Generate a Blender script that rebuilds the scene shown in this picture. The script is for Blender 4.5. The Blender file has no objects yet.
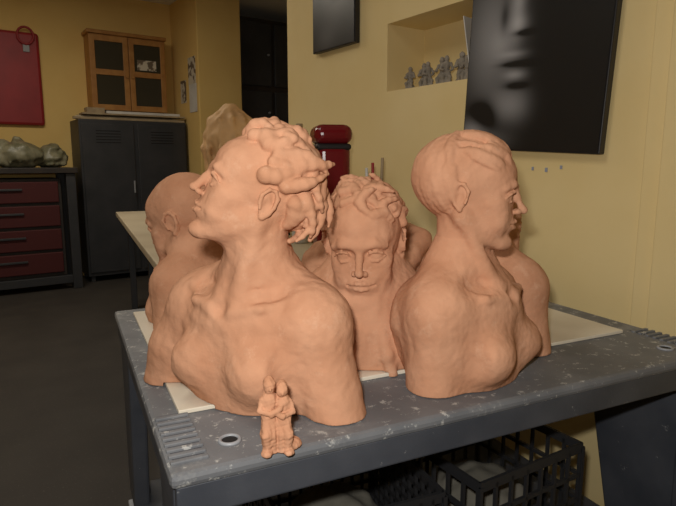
import bpy, bmesh, math, random
import numpy as np
from mathutils import Matrix, Vector
random.seed(3); np.random.seed(3)
sc=bpy.context.scene
sc.view_settings.view_transform='Standard'
A=math.radians(-34.7)            # photo heading -> room axes
TOP=0.85                         # cart top height
CAMZ=1.27
def H2W(x,y):
    return (x*math.cos(A)-y*math.sin(A), x*math.sin(A)+y*math.cos(A))
CN=(-0.227,0.709); CY=math.radians(25.46)
def cart_uv(x,y):
    dx,dy=x-CN[0],y-CN[1]
    return dx*math.cos(CY)+dy*math.sin(CY), -dx*math.sin(CY)+dy*math.cos(CY)
def cart_xy(u,v):
    return CN[0]+u*math.cos(CY)-v*math.sin(CY), CN[1]+u*math.sin(CY)+v*math.cos(CY)

# ---------------------------------------------------------------- materials
def mat(name,col,rough=0.7,col2=None,scale=8,bump=0.0,bscale=60,metal=0,detail=4,lo=0.35,hi=0.65,spec=0.5):
    m=bpy.data.materials.new(name); m.use_nodes=True
    nt=m.node_tree; b=nt.nodes['Principled BSDF']
    b.inputs['Roughness'].default_value=rough; b.inputs['Metallic'].default_value=metal
    b.inputs['Specular IOR Level'].default_value=spec
    b.inputs['Base Color'].default_value=(*col,1)
    tc=nt.nodes.new('ShaderNodeTexCoord')
    if col2:
        n=nt.nodes.new('ShaderNodeTexNoise'); n.inputs['Scale'].default_value=scale; n.inputs['Detail'].default_value=detail
        r=nt.nodes.new('ShaderNodeValToRGB'); r.color_ramp.elements[0].position=lo; r.color_ramp.elements[1].position=hi
        r.color_ramp.elements[0].color=(*col,1); r.color_ramp.elements[1].color=(*col2,1)
        nt.links.new(tc.outputs['Object'],n.inputs['Vector']); nt.links.new(n.outputs['Fac'],r.inputs['Fac'])
        nt.links.new(r.outputs['Color'],b.inputs['Base Color'])
    if bump:
        n2=nt.nodes.new('ShaderNodeTexNoise'); n2.inputs['Scale'].default_value=bscale; n2.inputs['Detail'].default_value=5
        bp=nt.nodes.new('ShaderNodeBump'); bp.inputs['Strength'].default_value=bump; bp.inputs['Distance'].default_value=0.01
        nt.links.new(tc.outputs['Object'],n2.inputs['Vector']); nt.links.new(n2.outputs['Fac'],bp.inputs['Height'])
        nt.links.new(bp.outputs['Normal'],b.inputs['Normal'])
    return m
def speckle(m,col,scale,thr,width=0.02):
    """paint spatters mixed over existing base colour"""
    nt=m.node_tree; b=nt.nodes['Principled BSDF']
    tc=nt.nodes.new('ShaderNodeTexCoord'); n=nt.nodes.new('ShaderNodeTexNoise')
    n.inputs['Scale'].default_value=scale; n.inputs['Detail'].default_value=6; n.inputs['Roughness'].default_value=0.75
    r=nt.nodes.new('ShaderNodeValToRGB'); r.color_ramp.elements[0].position=thr; r.color_ramp.elements[1].position=thr+width
    mx=nt.nodes.new('ShaderNodeMixRGB'); mx.inputs['Color2'].default_value=(*col,1)
    s=b.inputs['Base Color']
    if s.links: nt.links.new(s.links[0].from_socket,mx.inputs['Color1'])
    else: mx.inputs['Color1'].default_value=s.default_value
    nt.links.new(tc.outputs['Object'],n.inputs['Vector']); nt.links.new(n.outputs['Fac'],r.inputs['Fac'])
    nt.links.new(r.outputs['Color'],mx.inputs['Fac']); nt.links.new(mx.outputs['Color'],s)
    return m
M={}
M['clay']=speckle(mat('terracotta',(0.50,0.245,0.140),1.0,(0.60,0.315,0.190),12,0.22,65,spec=0.05),(0.66,0.39,0.255),20,0.56,0.25)
M['wall']=mat('yellow_plaster',(0.78,0.61,0.29),0.85,(0.82,0.66,0.34),2.5,0.08,25)
M['wallb']=mat('ochre_plaster',(0.78,0.53,0.18),0.85,(0.82,0.58,0.21),2.0,0.08,25)
M['ceil']=mat('ceiling_white',(0.8,0.78,0.7),0.9)
M['floor']=speckle(mat('dark_terrazzo',(0.036,0.030,0.025),0.7,(0.048,0.041,0.034),3,0.03,40),(0.10,0.09,0.08),90,0.60,0.05)
M['cart']=speckle(speckle(mat('grey_plastic_paint_spattered',(0.125,0.13,0.14),0.6,(0.17,0.175,0.185),9,0.06,150),(0.42,0.42,0.40),40,0.575,0.05),(0.32,0.32,0.31),5,0.53,0.22)
M['cartd']=speckle(mat('dark_grey_plastic',(0.045,0.05,0.062),0.5,(0.07,0.075,0.088),8,0.04,120),(0.3,0.3,0.3),40,0.66,0.03)
M['hole']=mat('hole_black',(0.006,0.006,0.007),0.8)
M['ring']=mat('ring_grey',(0.3,0.31,0.33),0.4)
M['board']=mat('cream_laminate',(0.76,0.70,0.58),0.5,(0.68,0.61,0.48),5,0.02,50)
M['wood']=mat('cabinet_wood',(0.45,0.22,0.06),0.5,(0.36,0.16,0.04),12)
M['glass']=mat('dark_pane',(0.05,0.042,0.025),0.25)
M['metal']=mat('dark_steel',(0.028,0.03,0.033),0.5,(0.04,0.04,0.044),5)
M['dwood']=mat('dark_wood',(0.022,0.017,0.015),0.6,(0.035,0.026,0.02),8)
M['red']=mat('red_drawer',(0.070,0.008,0.008),0.7)
M['redp']=mat('red_panel',(0.33,0.018,0.022),0.5,(0.26,0.014,0.018),4)
M['redm']=mat('red_machine',(0.16,0.006,0.010),0.22)
M['tabletop']=mat('beige_tabletop',(0.62,0.53,0.38),0.5,(0.55,0.46,0.32),4)
M['plank']=mat('plank_wood',(0.42,0.33,0.2),0.7,(0.3,0.22,0.13),10)
M['bag']=mat('plastic_wrap',(0.74,0.46,0.21),0.7,(0.56,0.34,0.16),7,0.1,25)
M['bagd']=mat('plastic_wrap_green',(0.13,0.125,0.07),0.4,(0.28,0.26,0.17),12,0.25,25)
M['greyclay']=mat('grey_clay',(0.24,0.21,0.17),0.9,(0.34,0.30,0.25),20,0.1,60)
M['paper']=mat('paper',(0.72,0.70,0.65),0.8,(0.60,0.58,0.54),6)
M['paperp']=mat('printed_paper',(0.62,0.56,0.45),0.8,(0.16,0.12,0.08),14,lo=0.5,hi=0.56)
M['black']=mat('black_frame',(0.012,0.012,0.014),0.4)
M['crate']=mat('black_crate',(0.022,0.022,0.024),0.5)
M['cloth']=mat('grey_cloth',(0.13,0.12,0.095),0.9,(0.2,0.185,0.15),8,0.2,30)
M['rubber']=mat('rubber',(0.02,0.02,0.02),0.7)
M['blue']=mat('blue_mark',(0.30,0.33,0.42),0.8)

# ---------------------------------------------------------------- helpers
def link(ob): bpy.context.collection.objects.link(ob); return ob
def empty(name,loc=(0,0,0),rz=0):
    e=bpy.data.objects.new(name,None); e.empty_display_size=0.05; e.location=loc; e.rotation_euler=(0,0,rz); return link(e)
def mesh_ob(name,verts,faces,m,smooth=False,parent=None,bevel=0,seg=2):
    me=bpy.data.meshes.new(name); me.from_pydata(verts,[],faces); me.update()
    me.materials.append(m)
    if smooth: me.polygons.foreach_set('use_smooth',[True]*len(me.polygons))
    ob=link(bpy.data.objects.new(name,me))
    if parent: ob.parent=parent
    if bevel:
        b=ob.modifiers.new('bevel','BEVEL'); b.width=bevel; b.segments=seg; b.limit_method='ANGLE'
    return ob
def box(name,lo,hi,m,parent=None,bevel=0,top=None,seg=2):
    """axis box; top=(lx,ly,hx,hy) optional different rectangle at the top (taper)"""
    x0,y0,z0=lo; x1,y1,z1=hi
    tx0,ty0,tx1,ty1 = top if top else (x0,y0,x1,y1)
    v=[(x0,y0,z0),(x1,y0,z0),(x1,y1,z0),(x0,y1,z0),(tx0,ty0,z1),(tx1,ty0,z1),(tx1,ty1,z1),(tx0,ty1,z1)]
    f=[(0,3,2,1),(4,5,6,7),(0,1,5,4),(1,2,6,5),(2,3,7,6),(3,0,4,7)]
    return mesh_ob(name,v,f,m,False,parent,bevel,seg)
def cyl(name,a,b,r,m,parent=None,n=24,r2=None):
    a=Vector(a);b=Vector(b); r2=r if r2 is None else r2
    q=(b-a).to_track_quat('Z','Y'); L=(b-a).length
    v=[];f=[]
    for i in range(n):
        t=2*math.pi*i/n; v.append(a+q@Vector((r*math.cos(t),r*math.sin(t),0)))
    for i in range(n):
        t=2*math.pi*i/n; v.append(a+q@Vector((r2*math.cos(t),r2*math.sin(t),L)))
    for i in range(n): f.append((i,(i+1)%n,n+(i+1)%n,n+i))
    f.append(tuple(range(n-1,-1,-1))); f.append(tuple(range(n,2*n)))
    ob=mesh_ob(name,[tuple(p) for p in v],f,m,False,parent,min(r,r2)*0.12)
    return ob
def torus(name,c,R,r,m,parent=None,n=32,k=10):
    v=[];f=[]
    for i in range(n):
        a=2*math.pi*i/n
        for j in range(k):
            b=2*math.pi*j/k
            v.append((c[0]+(R+r*math.cos(b))*math.cos(a),c[1]+(R+r*math.cos(b))*math.sin(a),c[2]+r*math.sin(b)))
    for i in range(n):
        for j in range(k):
            f.append((i*k+j,((i+1)%n)*k+j,((i+1)%n)*k+(j+1)%k,i*k+(j+1)%k))
    return mesh_ob(name,v,f,m,True,parent)

# ---------------------------------------------------------------- SDF sculpting
def Rx(a): c,s=math.cos(a),math.sin(a); return np.array([[1,0,0],[0,c,-s],[0,s,c]])
def Ry(a): c,s=math.cos(a),math.sin(a); return np.array([[c,0,s],[0,1,0],[-s,0,c]])
def Rz(a): c,s=math.cos(a),math.sin(a); return np.array([[c,-s,0],[s,c,0],[0,0,1]])
I3=np.eye(3)
class Fr:
    def __init__(s,R=I3,t=(0,0,0),k=1.0): s.R=R; s.t=np.array(t,float); s.k=k
    def p(s,q): return s.t+s.k*(s.R@np.array(q,float))
W0=Fr()
class Sculpt:
    def __init__(s,lo,hi,res):
        s.res=res; s.ax=[np.arange(lo[i],hi[i],res,dtype=np.float32) for i in range(3)]
        s.D=np.full([len(a) for a in s.ax],0.5,np.float32)
    def _sl(s,lo,hi):
        return tuple(slice(int(np.searchsorted(s.ax[i],lo[i])),int(np.searchsorted(s.ax[i],hi[i]))) for i in range(3))
    def _comb(s,sl,d,k,mode):
        a=s.D[sl]
        if mode=='add':
            h=np.clip(0.5+0.5*(a-d)/k,0,1); s.D[sl]=a*(1-h)+d*h-k*h*(1-h)
        else:
            a2=-a; h=np.clip(0.5+0.5*(a2-d)/k,0,1); s.D[sl]=-(a2*(1-h)+d*h-k*h*(1-h))
    def ell(s,c,r,F=W0,k=0.01,rot=I3,mode='add'):
        C=F.p(c); r=np.array(r,float)*F.k; R=F.R@rot; k=max(k*F.k,1e-4); mg=k+3*s.res
        ext=np.sqrt(((R*r)**2).sum(1))+mg
        sl=s._sl(C-ext,C+ext)
        if min(q.stop-q.start for q in sl)<=0: return
        X=s.ax[0][sl[0]][:,None,None]-C[0]; Y=s.ax[1][sl[1]][None,:,None]-C[1]; Z=s.ax[2][sl[2]][None,None,:]-C[2]
        q=[(R[0,i]*X+R[1,i]*Y+R[2,i]*Z).astype(np.float32) for i in range(3)]
        k0=np.sqrt(sum((q[i]/r[i])**2 for i in range(3))); k1=np.sqrt(sum((q[i]/r[i]**2)**2 for i in range(3)))+1e-6
        s._comb(sl,k0*(k0-1)/k1,k,mode)
    def cap(s,a,b,ra,rb,F=W0,k=0.01,mode='add'):
        a=F.p(a); b=F.p(b); ra*=F.k; rb*=F.k; k=max(k*F.k,1e-4); mg=k+3*s.res+max(ra,rb)
        sl=s._sl(np.minimum(a,b)-mg,np.maximum(a,b)+mg)
        if min(q.stop-q.start for q in sl)<=0: return
        X=s.ax[0][sl[0]][:,None,None]-a[0]; Y=s.ax[1][sl[1]][None,:,None]-a[1]; Z=s.ax[2][sl[2]][None,None,:]-a[2]
        d=b-a; L=max(float(d@d),1e-9)
        t=np.clip((X*d[0]+Y*d[1]+Z*d[2])/L,0,1).astype(np.float32)
        dist=np.sqrt((X-t*d[0])**2+(Y-t*d[1])**2+(Z-t*d[2])**2)-(ra+(rb-ra)*t)
        s._comb(sl,dist,k,mode)
    def chain(s,pts,rs,F=W0,k=0.01,mode='add'):
        if not hasattr(rs,'__len__'): rs=[rs]*len(pts)
        for i in range(len(pts)-1): s.cap(pts[i],pts[i+1],rs[i],rs[i+1],F,k,mode)
    def noise(s,amp,lam=(0.02,0.06),n=10,seed=0):
        rg=np.random.RandomState(seed)
        band=np.abs(s.D)<0.02
        ii=np.nonzero(band); P=[s.ax[i][ii[i]] for i in range(3)]
        acc=np.zeros(len(ii[0]),np.float32)
        for _ in range(n):
            d=rg.normal(size=3); d/=np.linalg.norm(d); l=rg.uniform(*lam); ph=rg.uniform(0,6.28)
            d2=rg.normal(size=3); d2/=np.linalg.norm(d2)
            acc+=np.sin(6.283/l*(P[0]*d[0]+P[1]*d[1]+P[2]*d[2])+ph+1.2*np.sin((P[0]*d2[0]+P[1]*d2[1]+P[2]*d2[2])*6.283/(l*1.7)))
        s.D[ii]+=acc*amp/math.sqrt(n)
    def floor(s,fl):
        Z=s.ax[2][None,None,:]; s.D=np.maximum(s.D,(fl[:,:,None] if hasattr(fl,'shape') else fl)-Z).astype(np.float32)
    def mesh(s):
        D=s.D.copy()
        D[0]=D[-1]=1;D[:,0]=D[:,-1]=1;D[:,:,0]=D[:,:,-1]=1
        S=D<0
        n=[k-1 for k in D.shape]
        cnt=np.zeros(n,np.uint8)
        offs=[(i,j,k) for i in (0,1) for j in (0,1) for k in (0,1)]
        for o in offs: cnt+=S[o[0]:o[0]+n[0],o[1]:o[1]+n[1],o[2]:o[2]+n[2]]
        ai,aj,ak=np.nonzero((cnt>0)&(cnt<8))
        idx=np.full(n,-1,np.int32); idx[ai,aj,ak]=np.arange(len(ai))
        acc=np.zeros((len(ai),3)); num=np.zeros(len(ai))
        for o in offs:
            for ax in range(3):
                if o[ax]==1: continue
                p=list(o);p[ax]=1
                d0=D[ai+o[0],aj+o[1],ak+o[2]]; d1=D[ai+p[0],aj+p[1],ak+p[2]]
                m=(d0<0)!=(d1<0)
                den=np.where(m,d0-d1,1); t=np.where(m,d0/den,0)
                q=np.tile(np.array(o,float),(len(ai),1)); q[:,ax]+=t
                acc+=q*m[:,None]; num+=m
        acc/=num[:,None]
        V=np.stack([s.ax[0][0]+(ai+acc[:,0])*s.res,s.ax[1][0]+(aj+acc[:,1])*s.res,s.ax[2][0]+(ak+acc[:,2])*s.res],1)
        Q=[]
        for ax in range(3):
            a,b=(ax+1)%3,(ax+2)%3
            sl0=[slice(None)]*3; sl1=[slice(None)]*3; sl0[ax]=slice(0,-1); sl1[ax]=slice(1,None)
            e0=S[tuple(sl0)];e1=S[tuple(sl1)]
            I=np.array(np.nonzero(e0!=e1)); 
            ok=(I[a]>0)&(I[b]>0)&(I[a]<D.shape[a]-1)&(I[b]<D.shape[b]-1); I=I[:,ok]
            fl=e0[tuple(I)]
            def g(da,db):
                J=I.copy(); J[a]-=da; J[b]-=db; return idx[tuple(J)]
            q=np.stack([g(1,1),g(0,1),g(0,0),g(1,0)],1)
            q[~fl]=q[~fl][:,::-1]; Q.append(q)
        Q=np.concatenate(Q); Q=Q[(Q>=0).all(1)]
        return V,Q
    def obj(s,name,m,x,y,z,rz,smooth=True):
        V,Q=s.mesh()
        me=bpy.data.meshes.new(name); me.vertices.add(len(V)); me.vertices.foreach_set('co',V.astype(np.float32).ravel())
        me.loops.add(Q.size); me.loops.foreach_set('vertex_index',Q.astype(np.int32).ravel())
        me.polygons.add(len(Q)); me.polygons.foreach_set('loop_start',np.arange(0,Q.size,4,dtype=np.int32))
        me.update(calc_edges=True); me.validate()
        me.polygons.foreach_set('use_smooth',[smooth]*len(me.polygons)); me.materials.append(m)
        ob=link(bpy.data.objects.new(name,me)); X,Y=H2W(x,y)
        ob.location=(X,Y,z); ob.rotation_euler=(0,0,rz+A); return ob

def head(S,F,male=0.5,ears=True):
    e=S.ell; c=S.cap; ch=S.chain
    e((0,.06,.13),(.325,.415,.365),F,.03)
    fw=1-.07*male
    e((0,-.12,-.12),(.245*fw,.255,.36),F,.08)
    e((0,-.18,.16),(.265*fw,.19,.21),F,.07)
    for sx in (-1,1):
        c((sx*.225*fw,.05,-.20),(sx*(.07+.03*male),-.28,-.42),.065,.06,F,.09)
        e((sx*.180*fw,-.215,-.085),(.085,.095,.075),F,.08)
        e((sx*.15*fw,-.24,-.22),(.09,.09,.11),F,.08)
    e((0,-.325,-.43),(.075,.065,.065),F,.06)
    br=.020+.016*male
    ch([(-.21,-.29,.055),(-.13,-.350,.090),(-.03,-.362,.072),(.03,-.362,.072),(.13,-.350,.090),(.21,-.29,.055)],[br*.8,br,br*.9,br*.9,br,br*.8],F,.05)
    for sx in (-1,1):
        e((sx*.128,-.43,.0),(.088,.090,.055),F,.05,mode='sub')
        e((sx*.130,-.295,-.005),(.066,.062,.058),F,.015)
        ch([(sx*.060,-.336,-.020),(sx*.095,-.364,.022),(sx*.14,-.364,.033),(sx*.185,-.338,.014),(sx*.212,-.300,-.02)],[.008,.012,.014,.013,.009],F,.010)
        ch([(sx*.062,-.334,-.024),(sx*.10,-.350,-.050),(sx*.150,-.346,-.054),(sx*.205,-.305,-.025)],[.006,.009,.009,.006],F,.010)
        ch([(sx*.072,-.366,-.010),(sx*.12,-.374,-.012),(sx*.185,-.350,-.010)],[.009,.013,.008],F,.008,mode='sub')
    # nose
    ch([(0,-.372,.060),(0,-.398,-.02),(0,-.444,-.115)],[.024,.026,.031],F,.032)
    e((0,-.458,-.128),(.035,.034,.031),F,.025)
    for sx in (-1,1):
        e((sx*.042,-.410,-.142),(.027,.034,.025),F,.018)
        e((sx*.020,-.440,-.170),(.009,.013,.007),F,.008,mode='sub')
        c((sx*.085,-.385,-.17),(sx*.115,-.355,-.235),.004,.004,F,.03,mode='sub')
    # mouth
    e((0,-.325,-.255),(.120,.070,.085),F,.06)
    c((0,-.414,-.174),(0,-.418,-.20),.006,.006,F,.02,mode='sub')
    for sx in (-1,1):
        ch([(0,-.394,-.236),(sx*.03,-.397,-.230),(sx*.07,-.376,-.242),(sx*.105,-.346,-.257)],[.016,.018,.014,.005],F,.012)
        ch([(0,-.388,-.287),(sx*.045,-.378,-.283),(sx*.095,-.350,-.264)],[.023,.019,.005],F,.012)
        ch([(0,-.418,-.260),(sx*.055,-.404,-.258),(sx*.115,-.354,-.260)],[.009,.009,.008],F,.007,mode='sub')
    e((0,-.42,-.338),(.06,.028,.018),F,.035,mode='sub')
    if ears:
        for sx in (-1,1):
            R=Rz(sx*.32)@Rx(.15)
            G=Fr(F.R@R,F.p((sx*.300,.055,-.030)),F.k*1.0)
            e((sx*.01,0.02,0),(.030,.070,.115),G,.02)
            ch([(sx*.03,-.05,-.01),(sx*.042,-.05,.06),(sx*.05,0,.110),(sx*.055,.050,.105),(sx*.055,.080,.05),(sx*.05,.072,-.02),(sx*.035,.040,-.075),(sx*.02,.0,-.110)],[.010,.014,.016,.017,.017,.015,.016,.024],G,.012)
            e((sx*.052,.005,-.01),(.026,.032,.05),G,.015,mode='sub')
            ch([(sx*.045,.03,.075),(sx*.045,.045,.02)],.008,G,.012,mode='sub')
            ch([(sx*.030,-.045,-.015),(sx*.032,-.04,-.045)],.014,G,.012)

def torso(S,w=.155,flare=.04,hs=.17,dep=1.0,F=W0,arm=.055,fem=0.0,detail=True):
    S.ell((0,0,.07),(.135,.098*dep,.18),F,.02)
    S.ell((0,.0,hs-.01),(.13,.082*dep,.075),F,.03)
    for sx in (-1,1):
        S.ell((sx*w,0,hs-.005),(arm*1.05,arm*1.05,arm),F,.04)
        S.cap((sx*w,0,hs-.01),(sx*(w+flare),-.005,-.03),arm,arm*.98,F,.04)
        S.cap((sx*.03,.025,hs+.075),(sx*(w-.02),.01,hs+.022),.032,.026,F,.05)
        S.ell((sx*.066,-(.062+.010*fem)*dep,hs-.085),(.055,.042+.02*fem,.050),F,.028)
        S.ell((sx*.075,.065*dep,hs-.04),(.055,.028,.07),F,.04)
        if detail:
            S.chain([(sx*.018,-.080*dep,hs+.016),(sx*.07,-.068*dep,hs+.026),(sx*(w-.02),-.036,hs+.038)],[.009,.007,.009],F,.012)
            S.ell((sx*.065,-.055*dep,hs+.052),(.032,.020,.012),F,.03,mode='sub')
            S.chain([(sx*.132,-.092,-.01),(sx*.128,-.092,.06),(sx*.116,-.088,hs-.055)],[.018,.012,.005],F,.03,mode='sub')
            S.chain([(sx*.14,.092,-.01),(sx*.135,.092,.07)],[.014,.006],F,.04,mode='sub')
    if detail:
        S.ell((0,-.090*dep,hs+.024),(.012,.014,.012),F,.016,mode='sub')
        S.cap((0,-.122*dep,.0),(0,-.112*dep,hs-.03),.010,.006,F,.035,mode='sub')
        S.chain([(0,.112*dep,.0),(0,.102*dep,hs)],.008,F,.04,mode='sub')
def neck(S,F,base=(0,.015,.17),r=.056,r2=.068):
    a=F.p((0,.08,-.18)); S.cap(a,np.array(base),r,r2,W0,.035)
    for sx in (-1,1):
        S.cap(F.p((sx*.22,.07,-.15)),(base[0]*.5+sx*.016,-.072,base[2]+.022),.013,.010,W0,.016)
HC=np.array((0,.06,.13)); HR=np.array((.325,.415,.365))
def locks(S,F,seed,n,ok,flow,lift=.4,seg=4,step=.07,r0=.045,r1=.018,k=.018,curl=.5,scale=1.0,hug=False,jit=.25):
    rg=np.random.RandomState(seed); done=0
    while done<n:
        d=rg.normal(size=3); d/=np.linalg.norm(d)
        p=HC+HR*d*scale
        if not ok(p): continue
        done+=1
        nr=d/HR; nr/=np.linalg.norm(nr)
        f=np.array(flow(p),float)+rg.normal(size=3)*jit; t=f-(f@nr)*nr; t/=np.linalg.norm(t)+1e-6
        side=np.cross(nr,t); cs=rg.choice([-1,1])*curl*rg.uniform(.4,1.2)
        pts=[p.copy()]; v=t+nr*lift*rg.uniform(.4,1.4)
        for i in range(seg):
            v=v/np.linalg.norm(v); p=p+v*step*rg.uniform(.8,1.2)
            if hug:
                q=(p-HC)/HR; q*=scale/np.linalg.norm(q); p=HC+q*HR
                ff=np.array(flow(p),float); v=v*.6+ff/np.linalg.norm(ff)*.4
            pts.append(p.copy())
            v=v+side*cs-nr*lift*.45
        rr=rg.uniform(.75,1.2)
        S.chain(pts,[ (r0+(r1-r0)*i/seg)*rr for i in range(seg+1)],F,k)

def cart_floor(S,x,y,phi,board=True):
    X=S.ax[0][:,None]; Y=S.ax[1][None,:]
    hx=x+X*math.cos(phi)-Y*math.sin(phi); hy=y+X*math.sin(phi)+Y*math.cos(phi)
    u,v=cart_uv(hx,hy)
    on=(v>0.186)&(u>0.041)&(u<1.134)&(v<.904)
    return np.where(on,0.0095,0.0015).astype(np.float32)
def finish(S,name,x,y,phi,m=None,seed=0,amp=.0005):
    S.noise(amp,(0.025,0.08),12,seed)
    S.noise(.00022,(0.010,0.022),12,seed+70)
    S.floor(cart_floor(S,x,y,phi))
    return S.obj(name,m or M['clay'],x,y,TOP,phi)
rad=math.radians

# --- bust: looking left, tousled hair
S=Sculpt((-.30,-.20,-.006),(.28,.20,.58),.0020)
F=Fr(Rz(rad(-45))@Rx(rad(-22))@Ry(rad(2)),(.026,-.028,.370),.210)
torso(S,.130,.050,.160,1.1,arm=.052,fem=.5)
S.chain([(-.13,-.01,.13),(-.17,-.025,.07),(-.205,-.035,-.02)],[.050,.048,.044],W0,.03)
neck(S,F,(.008,.0,.172),.053,.066)
head(S,F,.2)
S.ell((0,.14,.21),(.325,.38,.34),F,.03)
up=lambda p:(0,.8,.5) if p[1]<.25 else (0,.4,-.8)
reg=lambda p:(p[1]>-.19 and p[2]>.37) or (p[1]>-.04 and p[2]>.16) or (p[1]>.13 and p[2]>-.06)
locks(S,F,1,58,reg,up,.0,4,.085,.064,.022,.022,.12,1.08,hug=True,jit=.35)
locks(S,F,3,16,reg,up,.50,5,.075,.055,.014,.022,.18,1.06,jit=.4)
locks(S,F,2,22,lambda p:(p[2]>.38 and -.20<p[1]<.2),lambda p:(0,.55,1),1.7,5,.062,.062,.014,.018,.2,1.05,jit=.35)
finish(S,'clay_bust',-.150,1.0,rad(-30),seed=1,amp=.0007)

# --- bust: young man behind, face to viewer, jacket
S=Sculpt((-.24,-.17,-.006),(.24,.17,.46),.0022)
F=Fr(Rz(rad(-6))@Rx(rad(9))@Ry(rad(-3)),(-.004,-.035,.256),.240)
torso(S,.115,.02,.115,1.1,arm=.050,detail=False)
S.ell((0,-.008,.05),(.135,.118,.125),W0,.03)
neck(S,F,(0,.012,.13),.055,.065)
head(S,F,1.0)
S.ell((0,.12,.19),(.31,.38,.34),F,.03)
reg=lambda p:(p[2]>.31 and p[1]>-.25) or (p[1]>-.02 and p[2]>.10)
locks(S,F,11,52,reg,lambda p:(p[0]*2.2+.2,-.35,.3) if p[1]<.1 else (p[0],.4,-.6),.0,4,.065,.048,.016,.014,.08,1.05,hug=True,jit=.3)
locks(S,F,12,22,reg,lambda p:(p[0]*2+.3,-.25,.7),.70,4,.050,.048,.012,.014,.12,1.03,jit=.35)
for i,(zz,rr,tt) in enumerate([(.148,.078,.014),(.118,.100,.020)]):
    pts=[]
    for j in range(17):
        a=2*math.pi*j/16; pts.append((math.sin(a)*rr,-.005-math.cos(a)*rr*.92,zz-.034*math.cos(a)+.006*math.sin(3*a+i)))
    S.chain(pts,tt,W0,.006)
S.chain([(-.015,-.115,.09),(-.035,-.128,.04),(-.030,-.125,-.01)],[.012,.012,.014],W0,.008)
S.chain([(.030,-.112,.09),(.045,-.122,.04),(.055,-.12,-.01)],[.010,.012,.014],W0,.008)
S.chain([(.008,-.13,.08),(.010,-.137,-.01)],[.005,.006],W0,.008,mode='sub')
for sx in(-1,1):
    S.chain([(sx*.125,-.05,.13),(sx*.10,-.09,.07),(sx*.115,-.10,.0)],[.010,.010,.014],W0,.012)
    S.chain([(sx*.145,-.03,.12),(sx*.155,-.05,.05)],[.008,.010],W0,.012)
finish(S,'clay_bust',.060,1.205,rad(-3),seed=2,amp=.0011)

# --- bust: girl, cropped hair, looking right
S=Sculpt((-.25,-.20,-.006),(.25,.20,.54),.0020)
F=Fr(Rz(rad(24))@Rx(rad(3)),(-.002,-.010,.364),.216)
torso(S,.110,.014,.150,1.2,arm=.050,fem=.6)
neck(S,F,(0,.008,.165),.044,.054)
head(S,F,.0)
S.ell((0,.135,.14),(.338,.415,.365),F,.02)
S.ell((0,.25,-.05),(.20,.17,.18),F,.05)
locks(S,F,21,190,lambda p:(p[2]>.26 and p[1]>-.20) or (p[1]>.12 and p[2]>-.06),lambda p:(p[0]*.8,-.8,.0) if p[2]>.2 and p[1]<.15 else (0,-.1,-1),.0,4,.05,.020,.012,.035,.05,1.055,hug=True,jit=.12)
finish(S,'clay_bust',.252,1.112,rad(51),seed=3)

# --- bust behind the girl, facing away
S=Sculpt((-.24,-.17,-.006),(.24,.17,.48),.0030)
F=Fr(Rx(rad(6)),(.0,-.01,.265),.190)
torso(S,.115,.035,.15,1.1,arm=.050); neck(S,F,(0,.012,.16),.048,.060); head(S,F)
S.ell((0,.10,.15),(.342,.40,.37),F,.012)
finish(S,'clay_bust',.360,1.36,rad(118),seed=4)

# --- bald bust, back left, turned away
S=Sculpt((-.24,-.18,-.006),(.24,.18,.46),.0026)
F=Fr(Rz(rad(-12))@Rx(rad(18)),(.0,-.025,.268),.250)
torso(S,.115,.02,.12,1.05,arm=.052); neck(S,F,(0,.02,.13),.060,.070); head(S,F)
finish(S,'clay_bust',-.390,1.52,rad(-100),seed=5)

# --- bust behind the young man
S=Sculpt((-.24,-.17,-.006),(.24,.17,.45),.0032)
F=Fr(Rx(rad(10)),(.0,-.02,.245),.20)
torso(S,.125,.03,.15,1.1,arm=.055); neck(S,F,(0,.012,.15),.055,.066); head(S,F)
locks(S,F,41,60,lambda p:(p[2]>.25 and p[1]>-.25) or (p[1]>.05 and p[2]>-.12),lambda p:(p[0]*2,.3,.2),.3,3,.06,.04,.012,.02,.4)
S.chain([(-.13,-.03,.19),(-.05,-.09,.15),(.05,-.10,.14),(.13,-.05,.21),(.10,.04,.25)],[.03,.028,.03,.03,.02],W0,.015)
finish(S,'clay_bust',.085,1.545,rad(20),seed=6,amp=.002)

# --- little embracing couple figurine
S=Sculpt((-.045,-.04,-.003),(.045,.04,.13),.0011)
for sx,hh in ((-1,1.0),(1,.93)):
    S.ell((sx*.010,0,.022*hh),(.013,.013,.022),W0,.004)
    S.chain([(sx*.010,0,.03),(sx*.011,-.001,.055*hh),(sx*.010,0,.080*hh)],[.012,.010,.012],W0,.005)
    S.cap((sx*.010,0,.082*hh),(sx*.009,-.001,.094*hh),.005,.005,W0,.003)
    S.ell((sx*.009,-.002,.101*hh),(.0088,.0095,.0115),W0,.002)
    S.ell((sx*.009,-.0115,.099*hh),(.002,.003,.003),W0,.002)
    S.ell((sx*.0095,.004,.104*hh),(.0085,.008,.010),W0,.002)
    S.chain([(sx*.020,-.001,.080*hh),(sx*.024,-.007,.066*hh),(sx*.008,-.015,.062*hh),(-sx*.004,-.014,.070*hh)],[.0045,.0042,.0038,.0036],W0,.002)
    S.chain([(sx*.013,-.006,.045),(sx*.016,-.016,.030),(sx*.014,-.012,.004)],[.008,.007,.006],W0,.003)
    S.chain([(sx*.006,-.004,.045),(sx*.006,-.012,.028),(sx*.005,-.010,.004)],[.007,.006,.006],W0,.003)
    S.ell((sx*.016,-.016,.004),(.008,.011,.006),W0,.003)
S.ell((.012,.004,.006),(.026,.018,.010),W0,.004)
S.chain([(0,-.018,.0),(0,-.016,.05)],.0015,W0,.003,mode='sub')
S.noise(.0006,(.006,.02),8,5); S.floor(.0015)
S.obj('clay_couple_figurine',M['clay'],-.091,.785,TOP,rad(12))

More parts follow.
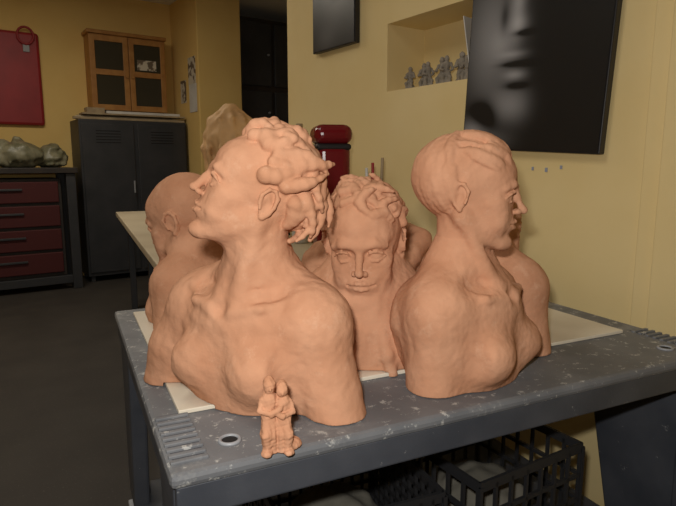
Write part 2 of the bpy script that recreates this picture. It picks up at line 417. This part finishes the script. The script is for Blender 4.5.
# ---------------------------------------------------------------- cart
cx,cy=H2W(*CN)
cart=empty('utility_cart',(cx,cy,0),CY+A)
L,Wd=1.22,.97
box('top_deck',(0,0,TOP-.022),(L,Wd,TOP),M['cart'],cart,.008)
box('skirt_front',(.008,.006,TOP-.072),(L-.008,.03,TOP-.02),M['cartd'],cart,.004)
box('skirt_back',(.008,Wd-.03,TOP-.072),(L-.008,Wd-.006,TOP-.02),M['cartd'],cart,.004)
box('skirt_left',(.006,.02,TOP-.072),(.03,Wd-.02,TOP-.02),M['cartd'],cart,.004)
box('skirt_right',(L-.03,.02,TOP-.072),(L-.006,Wd-.02,TOP-.02),M['cartd'],cart,.004)
box('lower_shelf',(.02,.02,.27),(L-.02,Wd-.02,.32),M['cartd'],cart,.012)
k=0
for u0,u1 in ((.012,.055),(L-.055,L-.012)):
    for v0,v1,d in ((.008,.34,1),(Wd-.34,Wd-.008,-1)):
        k+=1
        if u0<.5: v0,v1=(v0,.22) if d>0 else (Wd-.22,v1)
        vt0,vt1=(v0,v1); dd=(v1-v0)*.65
        vb0,vb1=(v0,v0+dd) if d>0 else (v1-dd,v1)
        box('leg_%d'%k,(u0,vb0,.30),(u1,vb1,TOP-.03),M['cartd'],cart,.008,top=(u0,vt0,u1,vt1))
        ua,ub=(u0,u0+.06) if u0<.5 else (u1-.06,u1)
        va,vb=(v0,v0+.04) if d>0 else (v1-.04,v1)
        box('leg_web_%d'%k,(ua+.01,va,.30),(ub-.01,vb,TOP-.03),M['cartd'],cart,.006,top=(ua,va,ub,vb))
        uc=(u0+u1)/2; vc=v0+.07 if d>0 else v1-.07
        box('caster_fork_%d'%k,(uc-.022,vc-.03,.09),(uc+.022,vc+.03,.275),M['ring'],cart,.004,top=(uc-.03,vc-.05,uc+.03,vc+.05))
        cyl('caster_wheel_%d'%k,(uc-.016,vc+.02,.0625),(uc+.016,vc+.02,.0625),.062,M['rubber'],cart)
for i,(u,v) in enumerate([(.100,.068),(1.115,.068),(.10,.93),(1.12,.93)]):
    torus('holder_ring_%d'%i,(u,v,TOP+.001),.0150,.0030,M['ring'],cart)
    cyl('holder_hole_%d'%i,(u,v,TOP-.004),(u,v,TOP+.0012),.0135,M['hole'],cart)
for i in range(9):
    for j,(ua,ub) in enumerate(((.006,.060),(L-.060,L-.006))):
        v=.03+i*.019
        box('rib_%d_%d'%(i,j),(ua,v,TOP-.002),(ub,v+.009,TOP+.004),M['cart'],cart,.0015)
        box('slot_%d_%d'%(i,j),(ua+.004,v+.011,TOP-.002),(ub-.004,v+.0165,TOP+.0008),M['cartd'],cart)
bd=empty('laminate_board',(cx,cy,0),CY+A)
box('panel',(.045,.190,TOP+.0005),(1.13,.90,TOP+.0085),M['board'],bd,.0015)

# crates on lower shelf
def crate(name,u,v,rz,w,d,h,mt,nb=7,nh=4):
    X,Y=H2W(*cart_xy(u,v)); e=empty(name,(X,Y,.321),CY+A+rz)
    box('base',(-w/2,-d/2,0),(w/2,d/2,.01),mt,e,.003)
    t=.008
    for j in range(nh+1):
        z=.0+(h-.012)*j/nh; hh=.022 if j in(0,nh) else .010
        for s in(-1,1):
            box('rail_x%d%d'%(j,s),(-w/2,s*d/2-t/2,z),(w/2,s*d/2+t/2,z+hh),mt,e)
            box('rail_y%d%d'%(j,s),(s*w/2-t/2,-d/2,z),(s*w/2+t/2,d/2,z+hh),mt,e)
    for i in range(nb+1):
        bw=.014 if i in(0,nb) else .007
        x=-w/2+w*i/nb; y=-d/2+d*i/nb
        for s in(-1,1):
            box('bar_x%d%d'%(i,s),(x-bw/2,s*d/2-t/2,0),(x+bw/2,s*d/2+t/2,h),mt,e)
            box('bar_y%d%d'%(i,s),(s*w/2-t/2,y-bw/2,0),(s*w/2+t/2,y+bw/2,h),mt,e)
    return e
crate('plastic_crate',.80,.32,.10,.34,.34,.27,M['crate'])
crate('plastic_crate',.40,.32,-.05,.34,.34,.27,M['crate'],12,9)
def lump(name,m,x,y,z,rx,ry,rz_,seed,amp=.012,rot=0,spikes=6,res=.008,folds=0):
    rg=np.random.RandomState(seed)
    S=Sculpt((-rx*1.5,-ry*1.5,-.01),(rx*1.5,ry*1.5,rz_*2.6),res)
    S.ell((0,0,rz_*.8),(rx,ry,rz_*.9),W0,.02)
    for i in range(spikes):
        a=rg.uniform(0,6.28); rr=rg.uniform(.2,.7)
        c=(math.cos(a)*rx*rr,math.sin(a)*ry*rr,rz_*rg.uniform(.6,1.5))
        S.ell(c,(rx*rg.uniform(.25,.5),ry*rg.uniform(.25,.5),rz_*rg.uniform(.25,.55)),W0,.03,Rz(a)@Rx(rg.uniform(-.6,.6)))
    for i in range(folds):
        a=rg.uniform(0,6.28); b=a+rg.uniform(-.8,.8)
        p=[(rx*.9*math.cos(a),ry*.9*math.sin(a),rz_*.3),(rx*.7*math.cos((a+b)/2),ry*.7*math.sin((a+b)/2),rz_*1.2),(rx*.2*math.cos(b),ry*.2*math.sin(b),rz_*rg.uniform(1.5,1.9))]
        S.chain(p,[.012,.020,.010],W0,.02)
    S.noise(amp,(min(rx,ry)*.35,max(rx,ry)*1.0),12,seed); S.floor(0.0)
    return S.obj(name,m,x,y,z,rot)
x_,y_=cart_xy(.80,.32); lump('rag_bundle',M['cloth'],x_,y_,.333,.12,.12,.10,7,.006)
x_,y_=cart_xy(.40,.32); lump('rag_bundle',M['cloth'],x_,y_,.333,.12,.12,.12,8,.006)

# ---------------------------------------------------------------- room (room axes)
WX=1.68; YB=6.9; RH=3.1
box('floor',(-3.2,-2.6,-.1),(4.6,7.1,0),M['floor'])
box('ceiling',(-3.2,-2.6,RH),(4.6,7.1,RH+.1),M['ceil'])
box('wall_back',(-3.2,YB,0),(4.6,YB+.15,RH),M['wallb'])
box('wall_left',(-3.35,-2.6,0),(-3.2,7.1,RH),M['wallb'])
box('wall_front',(-3.2,-2.75,0),(4.6,-2.6,RH),M['wallb'])
box('wall_far_right',(4.5,2.95,0),(4.65,7.1,RH),M['wallb'])
# right wall with niche
ny0,ny1,nz0,nz1=1.43,2.04,1.587,1.877; YE=2.93
wr=empty('wall_right',(0,0,0))
T=.36
box('below',(WX,-2.6,0),(WX+T,YE,nz0),M['wall'],wr)
box('above',(WX,-2.6,nz1),(WX+T,YE,RH),M['wall'],wr)
box('near_part',(WX,-2.6,nz0),(WX+T,ny0,nz1),M['wall'],wr)
box('far_part',(WX,ny1,nz0),(WX+T,YE,nz1),M['wall'],wr)
box('niche_back',(WX+.22,ny0,nz0),(WX+T,ny1,nz1),M['wall'],wr)
box('wall_pilaster',(WX-.045,-2.0,0),(WX,.80,RH),M['wall'],None,.006)
box('trim_1',(WX-.02,.80,0),(WX,.86,RH),M['wall'],None,.006)
col=box('wall_column',(2.37,6.07,0),(2.88,YB,RH),M['wallb'],None,.01)

# dark wardrobe past the doorway
wd=empty('dark_wardrobe',(0,0,0))
box('carcass',(2.95,6.3,0),(4.3,6.88,2.95),M['dwood'],wd,.01)
for i in range(3):
    for j,(z0,z1) in enumerate(((.1,1.55),(1.62,2.12),(2.18,2.9))):
        box('panel_%d_%d'%(i,j),(2.98+i*.44,6.275,z0),(3.38+i*.44,6.3,z1),M['metal'],wd,.008)
        cyl('knob_%d_%d'%(i,j),(3.33+i*.44,6.25,(z0+z1)/2),(3.33+i*.44,6.276,(z0+z1)/2),.012,M['ring'],wd)

# wall cabinet, wood with panes
wc=empty('glazed_wall_cabinet',(0,0,0))
x0,x1,z0,z1=1.40,2.205,1.84,2.64; yf=6.66
box('carcass',(x0,yf,z0),(x1,YB,z1),M['wood'],wc,.01)
box('cornice',(x0-.02,yf-.03,z1-.01),(x1+.02,YB,z1+.03),M['wood'],wc,.008)
xm=(x0+x1)/2
for i,(a,b) in enumerate(((x0,xm-.004),(xm+.004,x1))):
    box('door_stile_l%d'%i,(a,yf-.022,z0),(a+.055,yf,z1-.02),M['wood'],wc,.004)
    box('door_stile_r%d'%i,(b-.055,yf-.022,z0),(b,yf,z1-.02),M['wood'],wc,.004)
    for j,zc in enumerate((z0+.03,(z0+z1)/2,z1-.05)):
        box('door_rail_%d%d'%(i,j),(a+.05,yf-.020,zc-.03),(b-.05,yf,zc+.03),M['wood'],wc,.004)
    box('pane_%d'%i,(a+.05,yf-.008,z0+.03),(b-.05,yf-.002,z1-.05),M['glass'],wc)
    kx=xm-.03 if i==0 else xm+.03
    cyl('knob_%d'%i,(kx,yf-.045,z0+.36),(kx,yf-.02,z0+.36),.012,M['wood'],wc)
box('card_note',(xm+.09,yf-.012,z0+.45),(xm+.30,yf-.009,z0+.56),M['paperp'],wc)
# metal cabinet
mc=empty('steel_storage_cabinet',(0,0,0))
x0,x1=1.20,2.34; yf=6.42
box('body',(x0,yf,.06),(x1,6.88,1.72),M['metal'],mc,.008)
for i in range(4):
    fx=(x0+.03,x1-.07)[i%2]; fy=(yf+.02,6.80)[i//2]; box('foot_%d'%i,(fx,fy,0),(fx+.04,fy+.04,.07),M['metal'],mc)
for i in range(2):
    a=x0+.02+i*(x1-x0)/2; b=a+(x1-x0)/2-.04
    box('door_%d'%i,(a,yf-.016,.10),(b,yf,1.68),M['metal'],mc,.006)
    for j in range(5): box('vent_%d_%d'%(i,j),(a+.14,yf-.019,1.48+j*.03),(b-.14,yf-.015,1.488+j*.03),M['hole'],mc)
cyl('handle',((x0+x1)/2-.05,yf-.05,.95),((x0+x1)/2-.05,yf-.05,1.08),.009,M['ring'],mc)
pk=empty('stack_of_planks',(0,0,0))
for i in range(7):
    box('plank_%d'%i,(1.16+.03*i,6.44+.055*i,1.722),(2.33-.05*(i%3),6.48+.055*i,1.745+.012*(i%3)),(M['plank'],M['tabletop'])[i%2],pk,.002)
box('plank_long',(1.25,6.44,1.772),(2.34,6.62,1.790),M['plank'],pk,.002)
box('plank_top',(1.5,6.50,1.791),(2.30,6.72,1.82),M['paper'],pk,.002)
box('plank_short',(1.30,6.47,1.791),(1.48,6.60,1.845),M['plank'],pk,.002)
# bench with red drawers
wb=empty('drawer_workbench',(0,0,0))
x0,x1=-.35,1.10; yf=6.2
box('worktop',(x0,yf-.03,1.17),(x1+.02,6.85,1.225),M['dwood'],wb,.006)
for i,(xx,yy) in enumerate(((x0,yf),(x1-.09,yf),(x0,6.74),(x1-.09,6.74))):
    box('leg_%d'%i,(xx,yy,0),(xx+.09,yy+.09,1.17),M['metal'],wb,.006)
box('low_rail',(x0,yf+.02,.06),(x1-.05,yf+.08,.14),M['metal'],wb,.004)
box('drawer_chest',(.0,yf+.06,.14),(x1-.13,6.78,1.12),M['dwood'],wb,.006)
for i in range(4):
    z=.18+i*.235
    box('drawer_%d'%i,(.03,yf+.035,z),(x1-.16,yf+.06,z+.205),M['red'],wb,.008)
    box('pull_%d'%i,(.35,yf+.015,z+.12),(.62,yf+.036,z+.14),M['metal'],wb,.003)
def W2H(X,Y): return (X*math.cos(A)+Y*math.sin(A), -X*math.sin(A)+Y*math.cos(A))
for i,(X,Y,a,b,c,mm) in enumerate([(.62,6.42,.25,.17,.15,'bagd'),(.93,6.50,.16,.16,.12,'bagd'),(.25,6.5,.20,.17,.14,'bagd')]):
    hx,hy=W2H(X,Y); lump('plastic_wrapped_clay',M[mm],hx,hy,1.226,a,b,c,20+i,.010,-A,9,.008,10)
# red hanging panel with loop
rp=empty('red_hanging_case',(0,0,0))
box('case_body',(.15,6.84,1.66),(.955,6.897,2.60),M['redp'],rp,.03)
cu=bpy.data.curves.new('loop','CURVE'); cu.dimensions='3D'; cu.bevel_depth=.012; sp=cu.splines.new('POLY'); sp.points.add(16)
for i in range(17):
    a=math.pi*2*i/16; sp.points[i].co=(.83+.075*math.cos(a),6.825,2.56+.085*math.sin(a),1)
cu.materials.append(M['redp']); lo=link(bpy.data.objects.new('loop_handle',cu)); lo.parent=rp
box('latch',(.80,6.825,2.40),(.86,6.842,2.48),M['ring'],rp,.003)
# papers on column
pc=empty('pinned_papers',(0,0,0))
box('sheet_1',(2.366,6.14,2.12),(2.369,6.36,2.42),M['paperp'],pc)
box('sheet_2',(2.362,6.12,1.83),(2.366,6.34,2.13),M['paper'],pc)
box('sheet_3',(2.366,6.45,1.95),(2.369,6.62,2.2),M['paperp'],pc)

# long work table
a=(-.528,1.83); ang=math.radians(24.4)
X,Y=H2W(*a); lt=empty('long_worktable',(X,Y,0),ang+A)
TL,TW=3.4,.84
box('tabletop',(0,0,.81),(TW,TL,.85),M['tabletop'],lt,.005)
for i,(u,v) in enumerate(((.08,.06),(TW-.13,.06),(.08,TL-.12),(TW-.13,TL-.12),(.08,TL/2),(TW-.13,TL/2))):
    box('leg_%d'%i,(u,v,0),(u+.05,v+.05,.81),M['metal'],lt,.004)
box('apron_l',(.09,.08,.74),(.11,TL-.08,.81),M['dwood'],lt); box('apron_n',(.09,.08,.74),(TW-.09,.10,.81),M['dwood'],lt)
# wrapped bust on table
S=Sculpt((-.27,-.24,-.01),(.27,.24,.85),.006)
S.ell((0,0,.12),(.18,.15,.16),W0,.05); S.ell((0,0,.33),(.14,.13,.18),W0,.06); S.ell((.0,0,.56),(.150,.14,.17),W0,.05)
for i in range(11):
    a=i*.57; S.chain([(.02*math.cos(a),.02*math.sin(a),.735),(.12*math.cos(a),.11*math.sin(a),.66),(.155*math.cos(a+.15),.14*math.sin(a+.15),.50),(.13*math.cos(a),.12*math.sin(a),.30)],[.012,.010,.014,.010],W0,.018)
S.noise(.004,(.05,.12),14,3); S.floor(0)
S.obj('plastic_wrapped_bust',M['bag'],-.62,3.35,.851,.4)
# red machine on table
hx,hy=-.03,2.42; X,Y=H2W(hx,hy)
rm=empty('red_canister',(X,Y,.851),A+.2)
box('body',(-.072,-.075,0),(.072,.075,.50),M['redm'],rm,.035,None,5)
box('lid',(-.080,-.083,.495),(.080,.083,.575),M['redm'],rm,.035,None,5)
box('band',(-.074,-.077,.470),(.074,.077,.498),M['black'],rm,.030,None,4)
X,Y=H2W(.15,2.31)
st=empty('modelling_tool_jar',(X,Y,.851),0)
cyl('jar',(0,0,0),(0,0,.16),.045,M['greyclay'],st)
for i in range(5):
    t=i*1.25; cyl('tool_%d'%i,(.02*math.cos(t),.02*math.sin(t),.02),(.035*math.cos(t),.035*math.sin(t),.36+.02*i),.006,(M['redp'],M['plank'],M['paper'])[i%3],st)
hx,hy=-.20,3.0; X,Y=H2W(hx,hy); cn=empty('pale_bottle',(X,Y,.851),0)
cyl('bottle_body',(0,0,0),(0,0,.42),.045,M['paper'],cn); cyl('bottle_neck',(0,0,.42),(0,0,.58),.04,M['paper'],cn,r2=.016); cyl('bottle_cap',(0,0,.58),(0,0,.62),.018,M['plank'],cn)

# pictures
def face_grid(name,w,h,fn,parent,nx=150,nz=220):
    V=[];Fc=[];C=[]
    for j in range(nz+1):
        for i in range(nx+1):
            V.append((0,-w*i/nx,h*j/nz)); C.append(fn(w*i/nx,h*j/nz))
    for j in range(nz):
        for i in range(nx):
            k=j*(nx+1)+i; Fc.append((k,k+1,k+nx+2,k+nx+1))
    m=bpy.data.materials.new('photo_print'); m.use_nodes=True; nt=m.node_tree; b=nt.nodes['Principled BSDF']; b.inputs['Roughness'].default_value=.35
    at=nt.nodes.new('ShaderNodeVertexColor'); at.layer_name='Col'; nt.links.new(at.outputs['Color'],b.inputs['Base Color'])
    ob=mesh_ob(name,V,Fc,m,False,parent)
    ca=ob.data.color_attributes.new('Col','FLOAT_COLOR','POINT')
    ca.data.foreach_set('color',[q for c in C for q in (c,c,c*1.03,1)])
    return ob
def g(x,z,cx,cz,sx,sz): return math.exp(-((x-cx)/sx)**2-((z-cz)/sz)**2)
def portrait(x,z):
    # dim studio print: face lit from the left, right half falling into black
    v=.16*g(x,z,.10,.38,.11,.20)+.15*g(x,z,.21,.15,.10,.055)           # cheek, chin
    v+=.19*g(x,z,.205,.50,.028,.11)+.14*g(x,z,.215,.415,.035,.028)      # nose
    v+=.09*g(x,z,.15,.36,.05,.05)
    v+=.12*g(x,z,.20,.318,.055,.012)+.17*g(x,z,.215,.250,.045,.016)     # lips
    v-=.18*g(x,z,.215,.285,.065,.008)+.18*g(x,z,.225,.385,.035,.010)+.12*g(x,z,.22,.212,.045,.012)+.10*g(x,z,.15,.44,.018,.05)
    v+=.20*g(x,z,.04,.05,.06,.05)+.06*g(x,z,.12,.03,.09,.03)            # collar light
    v-=.14*g(x,z,.09,.12,.06,.05)
    v*=1/(1+math.exp((x-.28)/.022))
    return max(0,v)*1.5+.010
def picture(name,y_left,z_bot,w,h,rx,fn):
    e=empty(name,(WX-.034,y_left,z_bot)); e.rotation_euler=(rx,0,0)
    box('backing',(.002,-w,0),(.030,0,h),M['black'],e,.003)
    ob=face_grid('print',w-.012,h-.012,fn,e); ob.location=(0.0,-.006,.006)
    return e
picture('portrait_canvas',1.545,1.325,.560,.85,math.radians(3.0),portrait)
def small(x,z):
    return max(.008,.012+.10*g(x,z,.20,.30,.10,.16)+.05*g(x,z,.12,.05,.08,.06)-.05*g(x,z,.2,.22,.05,.02))
picture('framed_photograph',2.61,1.83,.37,.52,0,small)
for i,(yy,zz,s) in enumerate([(1.24,1.245,.005),(1.185,1.240,.006),(1.13,1.250,.005)]):
    box('wall_mark' ,(WX-.003,yy,zz),(WX-.0002,yy+s*1.6,zz+s*2.4),M['blue'],None,.0008)

# niche figurines
def figurine(i,y,h,rot):
    S=Sculpt((-.045,-.04,-.002),(.045,.04,h+.02),.0022); r=h/.11
    rg=np.random.RandomState(50+i)
    S.ell((0,0,.012),(.022*r,.018*r,.014*r),W0,.004)
    S.chain([(0,0,.02*r),(rg.uniform(-.005,.005),0,.05*r),(0,0,.078*r)],[.014*r,.011*r,.014*r],W0,.006)
    S.ell((0,-.003,.098*r),(.010*r,.011*r,.013*r),W0,.003)
    for sx in(-1,1):
        S.chain([(sx*.015*r,0,.08*r),(sx*.024*r,-.006,.06*r),(sx*rg.uniform(.006,.02)*r,-.018,(.05+.02*rg.rand())*r)],[.006*r,.005*r,.005*r],W0,.003)
        S.chain([(sx*.008*r,-.004,.04*r),(sx*.014*r,-.018,.028*r),(sx*.012*r,-.016,.004)],[.009*r,.007*r,.006*r],W0,.004)
    S.noise(.001,(.01,.03),8,i); S.floor(0)
    hx,hy=W2H(WX+.06+.03*(i%2),y); return S.obj('grey_clay_figurine',M['greyclay'],hx,hy,nz0+.001,rot-A)
for i,(y,h) in enumerate([(1.95,.10),(1.895,.11),(1.84,.105),(1.785,.12),(1.73,.115),(1.675,.125),(1.62,.10)]): figurine(i,y,h,-1.2+.3*(i%3))
nb=empty('leaning_card',(WX+.07,1.575,nz0+.002)); nb.rotation_euler=(rad(-10),0,rad(12))
box('sheet',(-.05,-.004,0),(.12,.0,.24),M['paper'],nb,.001)

# ---------------------------------------------------------------- lights
def area(name,loc,rot,size,power,col):
    l=bpy.data.lights.new(name,'AREA'); l.shape='RECTANGLE'; l.size=size[0]; l.size_y=size[1]; l.energy=power; l.color=col
    o=link(bpy.data.objects.new(name,l)); o.location=loc; o.rotation_euler=rot; return o
fx,fy=H2W(-.05,-.02)
area('camera_flash',(fx,fy,CAMZ+.10),(rad(80),0,A),(.05,.03),11.5,(1,.97,.92))
area('ceiling_lamp_1',(-.5,1.5,RH-.06),(0,0,0),(1.4,.5),17,(1,.93,.82))
area('ceiling_lamp_2',(.4,4.6,RH-.06),(0,0,0),(1.4,.5),30,(1,.90,.74))
w=bpy.data.worlds.new('World'); sc.world=w; w.use_nodes=True
w.node_tree.nodes['Background'].inputs['Color'].default_value=(.5,.5,.5,1); w.node_tree.nodes['Background'].inputs['Strength'].default_value=.1

# camera
cd=bpy.data.cameras.new('camera'); cd.sensor_fit='HORIZONTAL'; cd.sensor_width=36; cd.lens=567/676*36; cd.clip_start=.02
cam=link(bpy.data.objects.new('camera',cd)); cam.location=(0,0,CAMZ); cam.rotation_euler=(rad(90-9.02),0,A)
sc.camera=cam
